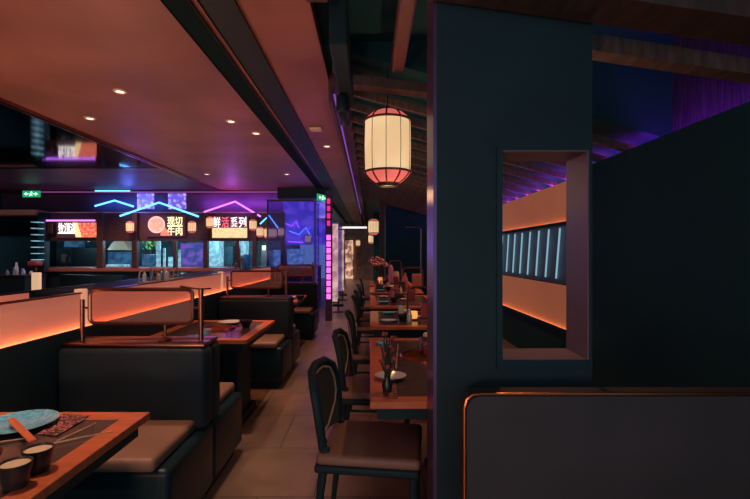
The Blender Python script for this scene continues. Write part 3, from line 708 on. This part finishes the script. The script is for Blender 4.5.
t = thing('back_counter', 'steel worktop inside the kitchen behind the dark posts', 'counter', (kx(161), 12.2, 0))
MB().box(-3.2, 3.6, -.68, .85, 0, .91, .01).build('body', M['black'], t)
MB().box(-3.22, 3.62, -.70, .86, .91, .95, .006).build('worktop', M['steel'], t)
# interior items of the bays
def bay(px0, px1, py0, py1, d, m, name, label, cat, th=.06, bev=.01, group=None):
    x0, x1, z0, z1 = kx(px0, d), kx(px1, d), kz(py1, d), kz(py0, d)
    cx = (x0+x1)/2
    if d > 11.1 and py1 > 258: z0 = .952 if name != 'container' or px0 > 100 else kz(262.5, 12.3)+.001
    return tag(MB().box(x0-cx, x1-cx, 0, th, 0, z1-z0, bev).build(name, m, loc=(cx, d, z0)), label, cat, group)
def shelf_bay(px0, px1, py, d, label):
    x0, x1 = kx(px0, d), kx(px1, d); t = thing('kitchen_shelf', label, 'shelf', ((x0+x1)/2, d, 0), 0, 'steel shelves in the open kitchen')
    w = (x1-x0)/2; z = kz(py, d)
    MB().box(-w, w, 0, .4, z-.02, z, .004).build('board', M['steel'], t)
    for s_ in (-1, 1): MB().tube([(s_*(w-.03), .2, .952), (s_*(w-.03), .2, z-.02)], .012, 6).build('leg', M['steel'], t)
    return t
TX = kx(1)-kx(0)
bay(72, 97, 248, 266, 11.9, M['ceramic_black'], 'oven', 'big black oven under the first menu sign', 'oven', .5)
bay(97.5, 99.5, 249, 266, 11.7, M['screen_c'], 'glow_panel', 'pale lit edge panel beside the black oven', 'lit screen', .05, .002)
shelf_bay(60, 71, 262.5, 12.3, 'steel shelf left of the black oven')
bay(61, 65, 254, 262, 12.5, M['white'], 'container', 'white container left of the black oven, upper', 'container', .12)
bay(66, 70, 257, 262.5, 12.45, M['steel'], 'container', 'steel container left of the black oven, lower', 'container', .12)
bay(64, 84, 241, 247, 13.16, M['screen_b'], 'glow_panel', 'dim blue lit panel under the first menu sign', 'lit screen', .04, .004)
bay(106, 131, 252, 266, 12.6, M['screen_b'], 'glow_panel', 'blue lit panel in second kitchen bay', 'lit screen', .04, .004)
t = tag(MB().prism([(-.3, 0), (.3, 0), (.14, .25), (-.1, .25)], 0, .5).build('range_hood', M['cream'], loc=(kx(118, 12), 12, kz(250, 12))), 'beige range hood in second kitchen bay', 'range hood')
bay(106, 124, 264.5, 266.5, 11.6, M['screen_c'], 'steel_tray', 'bright tray on the counter in second kitchen bay', 'tray', .3, .003)
bay(142, 155, 254, 266, 12.5, M['screen_b'], 'glow_panel', 'blue lit panel in third kitchen bay', 'lit screen', .04, .004)
bay(156, 160, 238, 266, 11.6, M['screen_c'], 'light_column', 'pale cyan lit column in third kitchen bay', 'light column', .05, .004)
bay(163, 165, 248, 266, 11.6, M['screen_c'], 'light_column', 'thin cyan lit column right of the wide one', 'light column', .05, .002)
m = MB(); rnd = random.Random(5)
for i in range(40):
    p = (rnd.gauss(0, .12), rnd.gauss(0, .07), rnd.uniform(0, .22)); bmesh.ops.create_icosphere(m.bm, subdivisions=1, radius=.035, matrix=Matrix.Translation(p) @ Matrix.Scale(.4, 4, (rnd.random(), rnd.random(), 1)))
t = thing('potted_plant', 'green plant on a shelf in third kitchen bay', 'plant', (kx(150, 12), 12, kz(254.4, 11.8)+.14))
m.build('leaves', M['green'], t); MB().lathe([(0, -.14), (.08, -.14), (.1, 0), (0, 0)], n=18).build('pot', M['ceramic_black'], t, True)
shelf_bay(140, 155, 254.4, 11.8, 'steel shelf carrying the green plant')
bay(180, 203, 243, 265, 12.9, emi('violet_blue_panel', (110, 80, 170), .7, 'noise', (40, 60, 130), 5), 'glow_panel', 'violet and blue lit panel in fourth kitchen bay', 'lit screen', .04, .004)  # violet glow put into this panel's colour too
bay(168, 172, 257, 265, 11.9, M['screen_c'], 'container', 'pale blue container in fourth kitchen bay', 'container', .1)
bay(177.5, 180, 250, 264, 11.5, M['screen_c'], 'light_column', 'cyan lit column beside the slim post', 'light column', .05, .002)
bay(209, 219, 241, 264, 11.9, M['screen_c'], 'glass_fridge', 'pale lit fridge door in fifth kitchen bay', 'fridge', .4)
bay(221, 233, 246, 265, 12.7, M['teal'], 'cabinet', 'dark teal cabinet in fifth kitchen bay', 'cabinet', .4)
bay(237, 246, 240, 265, 12.2, M['screen_c'], 'glass_fridge', 'pale lit cupboard under the live seafood sign', 'cupboard', .3)
bay(262, 265.5, 245.5, 250, 12.2, M['glowgreen'], 'green_lamp', 'small bright green lamp in last kitchen bay', 'lamp', .05)
bay(273.5, 283, 250, 262, 12.5, M['screen_c'], 'display_case', 'cyan lit display case in last kitchen bay', 'display case', .3)
bay(261, 271, 250.3, 266, 12.15, M['steel'], 'cabinet', 'steel cabinet below the green lamp', 'cabinet', .3)
bay(287, 303, 249, 262, 12.4, M['screen_c'], 'display_case', 'cyan lit display case seen through the blue glass', 'display case', .3)
# left corner counter with dishes
t = thing('side_counter', 'dark side counter at the far left edge with pale end panel', 'counter', (-7.55, DK-1.2, 0))
MB().box(-.42, .42, -.3, .3, 0, .80, .01).build('body', M['black'], t)
MB().box(-.45, .45, -.35, .3, .80, .84, .006).build('worktop', M['darkmetal'], t)
tag(MB().box(-.07, .07, 0, .1, 0, .90, .006).build('end_post', emi('cream_post_glow', (235, 190, 150), .6), loc=(kx(34.7, DK-1.65), DK-1.65, 0)), 'cream post at the end of far left counter', 'post')  # glow in the material makes the post look lit
for i, (px, h) in enumerate(((8, .1), (12, .26), (15, .16), (19, .12), (23, .14), (27, .08))):
    tag(MB().lathe([(0, 0), (.036, 0), (.04, h*.5), (.02, h*.8), (.022, h), (0, h)], n=16).build('dish', M['ceramic_white'] if i % 2 else M['steel'], loc=(kx(px, DK-1.3), DK-1.3+(.12 if i % 2 else -.02), .8405), smooth=True),
        ['low steel dish at left end of far left counter', 'tall white vase on far left counter', 'steel jar beside the tall white vase', 'white pot midway on far left counter', 'steel pot right of the white pot',
         'low white dish at right end of far left counter'][i], 'dish', 'dishes on the far left counter')
t = thing('lit_shelf_unit', 'dark shelf unit with blue lit rungs at far left', 'shelf', (kx(34.6, 10.3), 10.3, 0))
for i in range(7): MB().box(-.075, .075, -.02, .2, kz(222+i*6.3, 10.3)-.008, kz(222+i*6.3, 10.3)+.008).build('shelf', M['screen_c'], t)
MB().box(-.08, .08, .2, .25, .845, 2.1).build('back', M['black'], t)
part_label(MB().box(-.15, .07, -.05, .2, 1.0, 1.12, .04, 3).build('basket', M['redglaze'], t, True), 'red basket')
# sofas in the middle hall
def sofa(loc, rot, label):
    t = thing('lounge_sofa', label, 'sofa', loc, rot, 'black sofas between partition and kitchen')
    MB().box(-.55, .55, -.35, .35, .1, .45, .05, 4).build('seat', M['ceramic_black'], t, True)
    m = MB(); pts = [(-.6+1.2*i/10, .3+.12*math.cos((i-5)/5*PI/2), 0) for i in range(11)]
    for a, b in zip(pts, pts[1:]): m.prism([(a[0], a[1]), (b[0], b[1]), (b[0], b[1]+.1), (a[0], a[1]+.1)], .1, .98-.0, 'z')
    m.build('back', M['blackgloss'], t)
    for sx in (-1, 1):
        for sy in (-1, 1): MB().tube([(sx*.45, sy*.25, .12), (sx*.48, sy*.28, 0)], .02, 6).build('leg', M['darkmetal'], t)
    return t
s1 = sofa((-4.0, 7.0, 0), PI*.9, 'black curved sofa behind the partition, left one')
dup(s1, (-2.9, 7.6, 0), 'black curved sofa behind the partition, right one', PI*.95)
# menu signs
t = thing('menu_sign', 'lit menu sign with three white characters and a food photo', 'sign', K(77.5, 230, DK-.05), 0, 'lit menu signs over the kitchen')
hw, hh = 19.5*TX, 7.2*TX
MB().box(-hw-.02, hw+.02, -.02, .045, -hh-.02, hh+.02, .004).build('board', M['signdark'], t)
part_label(MB().box(hw-19.5*TX, hw, -.03, -.02, -hh, hh).build('picture', M['food'], t), 'orange food photo')
part_label(MB().prism([(-.02, -hh), (.12, -hh), (.02, hh), (-.10, hh)], -.034, -.021).build('picture_edge', M['foodyellow'], t), 'pale yellow slanted edge')
text_mesh('letters', '牧潮流', M['letter_w'], t, .27, -hw*.50, hh*.25, -.03, hw*.86)
part_label(MB().box(-hw+.02, -hw*.04, -.03, -.02, -hh*.52, -hh*.34).build('underline', M['letter_w'], t), 'white bar')
t = thing('menu_sign', 'lit sign with round food photo and four cream characters', 'sign', K(166, 226, DK-.05), 0, 'lit menu signs over the kitchen')
hw, hh = 18*TX, 9.8*TX
MB().box(-hw-.02, hw+.02, -.02, .045, -hh-.02, hh+.02, .004).build('board', M['signdark'], t)
def disc(r, cx, cz, ya, yb): return MB().prism([(cx+r*math.cos(2*PI*k/32), cz+r*math.sin(2*PI*k/32)) for k in range(32)], ya, yb)
part_label(disc(8.4*TX, -hw*.5, .03, -.03, -.02).build('plate_picture', M['petal'] if 0 else emi('plate_rim_print', (250, 185, 170), .95), t), 'round pink plate picture')
part_label(disc(6.9*TX, -hw*.5, .03, -.036, -.03).build('food_picture', M['foodpale'], t), 'round food picture')
part_label(MB().prism([(-.12, -hh+.005), (.12, -hh+.005), (-.02, -.02), (-.10, -.05)], -.029, -.021).build('meat_picture', emi('salmon_print', (235, 125, 100), .9), t), 'salmon coloured corner')
text_mesh('letters', '现切', M['letter_y'], t, .22, hw*.52, hh*.50, -.03, hw*.82)
text_mesh('letters', '牛肉', M['letter_y'], t, .22, hw*.52, -hh*.52, -.03, hw*.82)
part_label(MB().box(hw*.1, hw*.94, -.03, -.02, -.018, .018).build('divider', M['letter_y'], t), 'cream bar')
t = thing('menu_sign', 'lit sign with four characters above a cream band', 'sign', K(230, 227.5, DK-.05), 0, 'lit menu signs over the kitchen')
hw, hh = 17.3*TX, 10.3*TX
MB().box(-hw-.02, hw+.02, -.02, .045, -hh-.02, hh+.02, .004).build('board', M['signdark'], t)
text_mesh('letters', '鲜', M['letter_w'], t, .27, -hw*.74, hh*.5, -.03, hw*.42)
part_label(text_mesh('letters', '活', M['letter_r'], t, .27, -hw*.25, hh*.5, -.03, hw*.42), 'red character')
text_mesh('letters', '系列', M['letter_w'], t, .27, hw*.5, hh*.5, -.03, hw*.92)
part_label(MB().box(-hw, hw, -.03, -.02, -hh, -.01).build('band', M['signcream'], t), 'cream band')
t = tag(MB().box(-.10, .10, 0, .03, -.12, .12, .004).build('wall_picture', M['brownwood'], loc=K(48, 228, DK-.17)), 'small brown picture on the wide post left of the first sign', 'picture')
# lattice boxes above
for px0, px1, l in ((137, 153, 'violet lit lattice box above the round food sign, left'), (168, 185, 'violet lit lattice box above the round food sign, right')):
    bay(px0, px1, 191.5, 209, DK+.38, M['screen_w'], 'lattice_light_box', l, 'light box', .08, .004, 'violet lattice boxes')
# neon
def neon(pts, m, label, d=DK-.03, r=.02, group='neon roof outlines over the kitchen'):
    ps = [P(x, y, d) for x, y in pts]; o_ = ps[0].copy()
    return tag(MB().tube([p-o_ for p in ps], r, 8).build('neon_tube', m, loc=o_, smooth=True), label, 'neon light', group)
neon([(95, 206), (114.5, 200.5), (133.5, 206.5)], M['neon_b'], 'blue neon roof outline, leftmost and smaller')
neon([(120, 216), (159, 202.5), (198.5, 216.5)], M['neon_b'], 'wide blue neon roof outline over the round food sign')
neon([(204, 212), (235, 201.5), (260.5, 216.5)], M['neon_p'], 'violet neon roof outline over the live seafood sign')
neon([(260, 224), (269, 215.5), (278, 228)], M['neon_b'], 'small steep blue neon roof outline beside the blue glass', r=.016)
neon([(43, 220.5), (95, 220.5)], M['neon_p'], 'straight violet neon tube above first menu sign', DK-.15, .018, None)
neon([(95, 190.9), (130, 190.9)], M['neon_b'], 'straight blue neon tube at the ceiling edge', DK-.2, .012, None)
neon([(280, 221.5), (292, 226), (296, 221), (299, 228)], M['neon_p'], 'violet zigzag tube imitating a reflection in blue glass, upper', 10.92, .012, 'tubes imitating neon reflections in the blue glass')  # neon reflections in the glass, built as glowing tubes behind it
neon([(289, 231), (299, 234.5), (306, 227.5), (311, 237)], M['neon_b'], 'blue zigzag tube imitating a reflection in blue glass', 10.92, .010, 'tubes imitating neon reflections in the blue glass')
neon([(288, 241.5), (303, 242.5)], M['neon_p'], 'straight violet tube imitating a reflection in blue glass', 10.92, .014, 'tubes imitating neon reflections in the blue glass')

# ------------------------------------------------------------------ glass partition and the aisle beyond
t = thing('glass_partition', 'tall blue glass partition at the end of the booths', 'glass partition', (-1.1, 7.6, 0))
MB().box(-.62, .17, -.006, .006, .05, 2.17).build('glass_pane', M['glass_b'], t)
MB().box(.175, .187, -.2, .5, .05, 2.17).build('side_pane', M['glass_b'], t)
MB().box(-.62, .15, -.02, .02, 0, .05).box(-.62, .15, -.02, .02, 2.17, 2.2).box(-.64, -.62, -.02, .02, 0, 2.2).build('frame', M['darkmetal'], t)
MB().box(.155, .20, -.03, .03, 0, 2.2, .004).build('corner_post', emi('blue_post_glow', (46, 62, 150), .5), t)  # corner post glows by its own colour to look lit blue
MB().box(.128, .145, -.04, -.02, 0, 1.15, .003).build('bronze_edge', M['bronze'], t)
struct('trim_21', MB().box(-2.12, -.98, 10.3, 11.05, 2.55, 2.795), M['black'])['label'] = 'dark soffit above the blue glass'
t = thing('light_column', 'magenta light column of stacked cells beside the blue glass', 'light column', (-.79, 8.6, 0))
MB().box(-.065, .065, 0, .1, 0, 2.5, .005).build('casing', M['plum'], t)
for i in range(10): part_label(MB().box(-.04, .04, -.02, 0, .42+i*.125, .52+i*.125, .006).build('light_cell', M['neon_m'], t), 'glowing magenta cell')
for i in range(4): part_label(MB().box(-.03, .03, -.02, 0, 1.82+i*.14, 1.92+i*.14, .006).build('light_cell', emi('deep_pink_%d' % i, (230, 40, 130), .9), t), 'deep pink cell')
tag(MB().box(-.26, .85, 0, .05, -.12, .96, .01).build('violet_glow_sheet', emi('violet_wash', (130, 100, 220), .95, 'noise', (74, 74, 190), 4), loc=(-1.85, 10.95, 1.62)), 'added violet glow sheet seen through the blue glass', 'screen')  # glowing sheet added to brighten the blue glass
# corridor panels
cg = 'display panels along the aisle end'
for i, (y, m, l) in enumerate(((10.2, 'glass_b', 'blue glass panel behind the magenta column'), (11.6, 'pale', 'pale stone panel past the magenta column'), (13.2, 'glass_b', 'second blue glass panel along the aisle end'),
                               (14.8, 'pale', 'second pale stone panel along the aisle end'), (17.2, 'plum', 'plum panel near the aisle end'))):
    x = (-1.02, -.93, -.93, -.96, -1.05)[i]
    t = thing('aisle_panel', l, 'panel', (x, y, 0), 0, cg)
    MB().box(-.20, .10, 0, .05 if m == 'glass_b' else .12, .05, 2.05, .006).build('pane', M['glow_stone'] if m == 'pale' else M[m], t)
    MB().box(-.22, .12, -.02, .14, 0, .05).box(-.22, .12, -.02, .14, 2.05, 2.09).box(-.22, -.201, -.02, .14, .05, 2.05).build('frame', M['steel'], t)
tag(MB().box(-.95, -.10, 13.9, 13.95, kz(228.5, 14), kz(226.8, 14)).build('white_rail', M['letter_w']), 'white lit rail across the aisle end', 'light rail')
t = thing('lit_doorway', 'bright peach doorway at the far end of the aisle', 'doorway', (-1.05, YE-.15, 0))
MB().box(-.22, .20, 0, .06, 0, 1.95, .01).build('opening', emi('doorway_glow', (240, 185, 150), .8, 'noise', (120, 84, 74), 3), t)
MB().prism([(-.26, 0), (-.22, 0), (-.22, 1.96), (.20, 1.96), (.20, 0), (.24, 0), (.24, 2.0), (-.26, 2.0)], -.03, .06).build('frame', M['brownwood'], t)
t = thing('floor_stanchion', 'small black stand on the aisle floor by magenta column', 'stand', (-.70, 9.9, 0))
MB().lathe([(0, 0), (.12, 0), (.12, .02), (.02, .04), (.015, .3), (0, .3)], n=20).build('base', M['ceramic_black'], t, True)
MB().box(-.12, .12, -.02, .02, .12, .18, .006).build('crossbar', M['ceramic_black'], t)
dup(t, (-.75, 12.4, 0), 'small black stand farther along the aisle floor')

# exit signs
t = thing('exit_sign', 'green exit sign with running figure hanging at the far left', 'exit sign', P(31.5, 194, 9.9), 0, 'green exit signs')
MB().box(-.19, .19, -.015, .015, -.07, .07, .004).build('panel', M['exit'], t)
m = MB()
for s_ in (-1, 1): m.prism([(s_*.06, -.012), (s_*.10, -.012), (s_*.10, -.035), (s_*.155, 0), (s_*.10, .035), (s_*.10, .012), (s_*.06, .012)], -.02, -.014)
m.prism([(.012+.014*math.cos(a*PI/5), .04+.014*math.sin(a*PI/5)) for a in range(10)], -.02, -.014)
m.prism([(-.012, .026), (.012, .022), (.008, -.01), (.034, -.03), (.026, -.042), (-.004, -.02), (-.03, -.052), (-.042, -.044), (-.014, -.01)], -.02, -.014)
m.prism([(-.012, .024), (-.036, .008), (-.03, .0), (-.008, .012)], -.02, -.014); m.prism([(.01, .02), (.034, .006), (.04, .014), (.014, .03)], -.02, -.014)
m.build('pictogram', M['exitw'], t)
MB().tube([(-.17, 0, .07), (-.17, 0, CZ-t.location.z)], .005, 6).tube([(.17, 0, .07), (.17, 0, CZ-t.location.z)], .005, 6).build('hanger', M['darkmetal'], t)
dup(t, P(322, 198, 9.5), 'green exit sign turned sideways by the slot vents', rotz=1.15)

# ------------------------------------------------------------------ lights
def area(name, loc, rot, sx, sy, power, rgb, spread=None):
    l = bpy.data.lights.new(name, 'AREA'); l.shape = 'RECTANGLE'; l.size = sx; l.size_y = sy; l.energy = power; l.color = lin(rgb)
    if spread: l.spread = math.radians(spread)
    o = bpy.data.objects.new(name, l); C.objects.link(o); o.location = loc; o.rotation_euler = rot; return o
def point(name, loc, power, rgb, r=.05):
    l = bpy.data.lights.new(name, 'POINT'); l.energy = power; l.color = lin(rgb); l.shadow_soft_size = r
    o = bpy.data.objects.new(name, l); C.objects.link(o); o.location = loc; return o
def spot(name, loc, power, rgb, deg=80, tilt=(0, 0), r=.04):
    l = bpy.data.lights.new(name, 'SPOT'); l.energy = power; l.color = lin(rgb); l.spot_size = math.radians(deg); l.spot_blend = .8; l.shadow_soft_size = r
    o = bpy.data.objects.new(name, l); C.objects.link(o); o.location = loc; o.rotation_euler = (tilt[0], tilt[1], 0); return o
WARM = (255, 205, 172)
for i, (x, y, e, g) in enumerate(((-1.35, 1.35, 64, 56), (-1.3, 2.1, 34, 56), (-1.25, 3.6, 34, 56), (-1.25, 4.6, 26, 56), (-1.25, 6.0, 34, 56), (-.85, 2.7, 62, 38), (-.75, 4.2, 52, 40), (-.75, 5.7, 52, 40), (-.7, 7.8, 60, 60))):
    spot('downlight_beam', (x, y, CZ-.03), e, WARM, g)
for i, (x, y) in enumerate(((.8, 2.45), (.8, 4.2), (.8, 5.8), (.8, 7.5), (.7, 9.1))):
    spot('row_beam', (x, y, 2.38), 28 if y < 5 else 42, (255, 185, 145), 84)
for y, e in ((3.9, 26), (4.05, 14), (6.35, 26)): spot('gap_beam', (-1.0, y, CZ-.03), e, (255, 140, 70), 22)  # added amber spots for the orange pools on the floor, no fixtures
spot('aisle_beam', (-.5, 11, 2.7), 40, (255, 180, 180), 100); spot('aisle_beam', (-.6, 15, 2.7), 60, (255, 190, 170), 110); spot('aisle_beam', (-.8, 20, 2.7), 90, (255, 190, 160), 120)
area('fascia_wash', (-3.0, DK+.2, 2.55), (PI/2, 0, 0), 2.4, .05, 9, (170, 80, 255))  # added unseen strips that tint the upper kitchen wall
area('fascia_wash', (-6.0, DK+.2, 2.55), (PI/2, 0, 0), 1.6, .05, 4, (70, 110, 255))
# trough up-light, washes the copper ceiling
#area('trough_uplight', (XW-.2, 3.2, .885), (PI, 0, 0), .12, 7.2, 5, (255, 170, 145))
# added unseen fill lights for the ceiling and far hall
for x, y, e in ((-2.9, 1.0, 42), (-2.9, 3.0, 38), (-2.9, 5.2, 32), (-3.1, 7.6, 17)): point('hall_fill', (x, y, .6), e, (255, 186, 148), .2)
point('hall_fill', (-1.0, -1.6, .9), 60, (255, 186, 148), .2)
point('hall_fill', (-3.0, 9.6, 1.7), 3, (190, 70, 255), .2)
point('hall_fill', (-5.0, 9.8, 1.8), 5, (150, 90, 255), .2)
for x in (-7.3, -5.9, -4.9, -3.9, -2.9): point('kitchen_light', (x, 11.6, 1.58), 9, (170, 220, 240), .08)
point('hall_fill', (-3.2, 10.4, 2.4), 6, (190, 80, 255), .1); point('hall_fill', (-5.6, 10.4, 2.45), 9, (90, 110, 255), .1); spot('counter_beam', (-8.3, 9.3, 2.6), 60, (255, 150, 100), 80)
spot('sign_beam', (-5.2, 9.2, 2.6), 50, (255, 195, 175), 110, (.5, 0)); spot('sign_beam', (-7.2, 9.2, 2.6), 30, (255, 195, 175), 100, (.5, 0))  # added sign and counter spots brighten the kitchen front, no fixtures
spot('counter_beam', (-5.5, 10.0, 2.7), 40, (255, 150, 100), 130); spot('counter_beam', (-3.4, 10.0, 2.7), 30, (255, 150, 100), 130)
point('glass_glow', (-1.2, 8.3, 1.4), 5, (110, 80, 255), .1)  # added point light that brightens the blue glass
point('lantern_bulb', P(387.5, 147, 3.35)+Vector((0, 0, -.36)), 2, (255, 190, 130), .05)

for x, y, e in ((.6, 2.9, 16), (.6, 4.8, 16), (.6, 7.0, 16)): spot('roof_fill', (x, y, 1.05), e, (255, 200, 165), 105, (PI, 0))  # added unseen spots brightening the rafters from below
spot('divider_beam', (.8, .9, 1.9), 3.5, (255, 190, 165), 80, (.2, 0))  # added spot that brightens the leather booth back
w = bpy.data.worlds.new('World'); S.world = w; w.use_nodes = True
w.node_tree.nodes['Background'].inputs[0].default_value = (*lin((118, 162, 180)), 1)  # teal ambient fill added to lift the blacks
w.node_tree.nodes['Background'].inputs[1].default_value = 1.05

cam = bpy.data.cameras.new('Camera'); cam.sensor_width = 36; cam.lens = 36*F/750
cam.shift_x = (375-VX)/750; cam.shift_y = (VY-249.5)/750
cam.clip_start = .02
co = bpy.data.objects.new('Camera', cam); C.objects.link(co); co.location = (0, 0, H); co.rotation_euler = (PI/2, 0, 0)
S.camera = co
S.view_settings.view_transform = 'Standard'; S.view_settings.look = 'None'; S.view_settings.gamma = 1
S.view_settings.exposure = .35; S.view_settings.use_curve_mapping = False
S.cycles.use_denoising = True
S.cycles.max_bounces = 8; S.cycles.transparent_max_bounces = 12
S.cycles.sample_clamp_indirect = 3
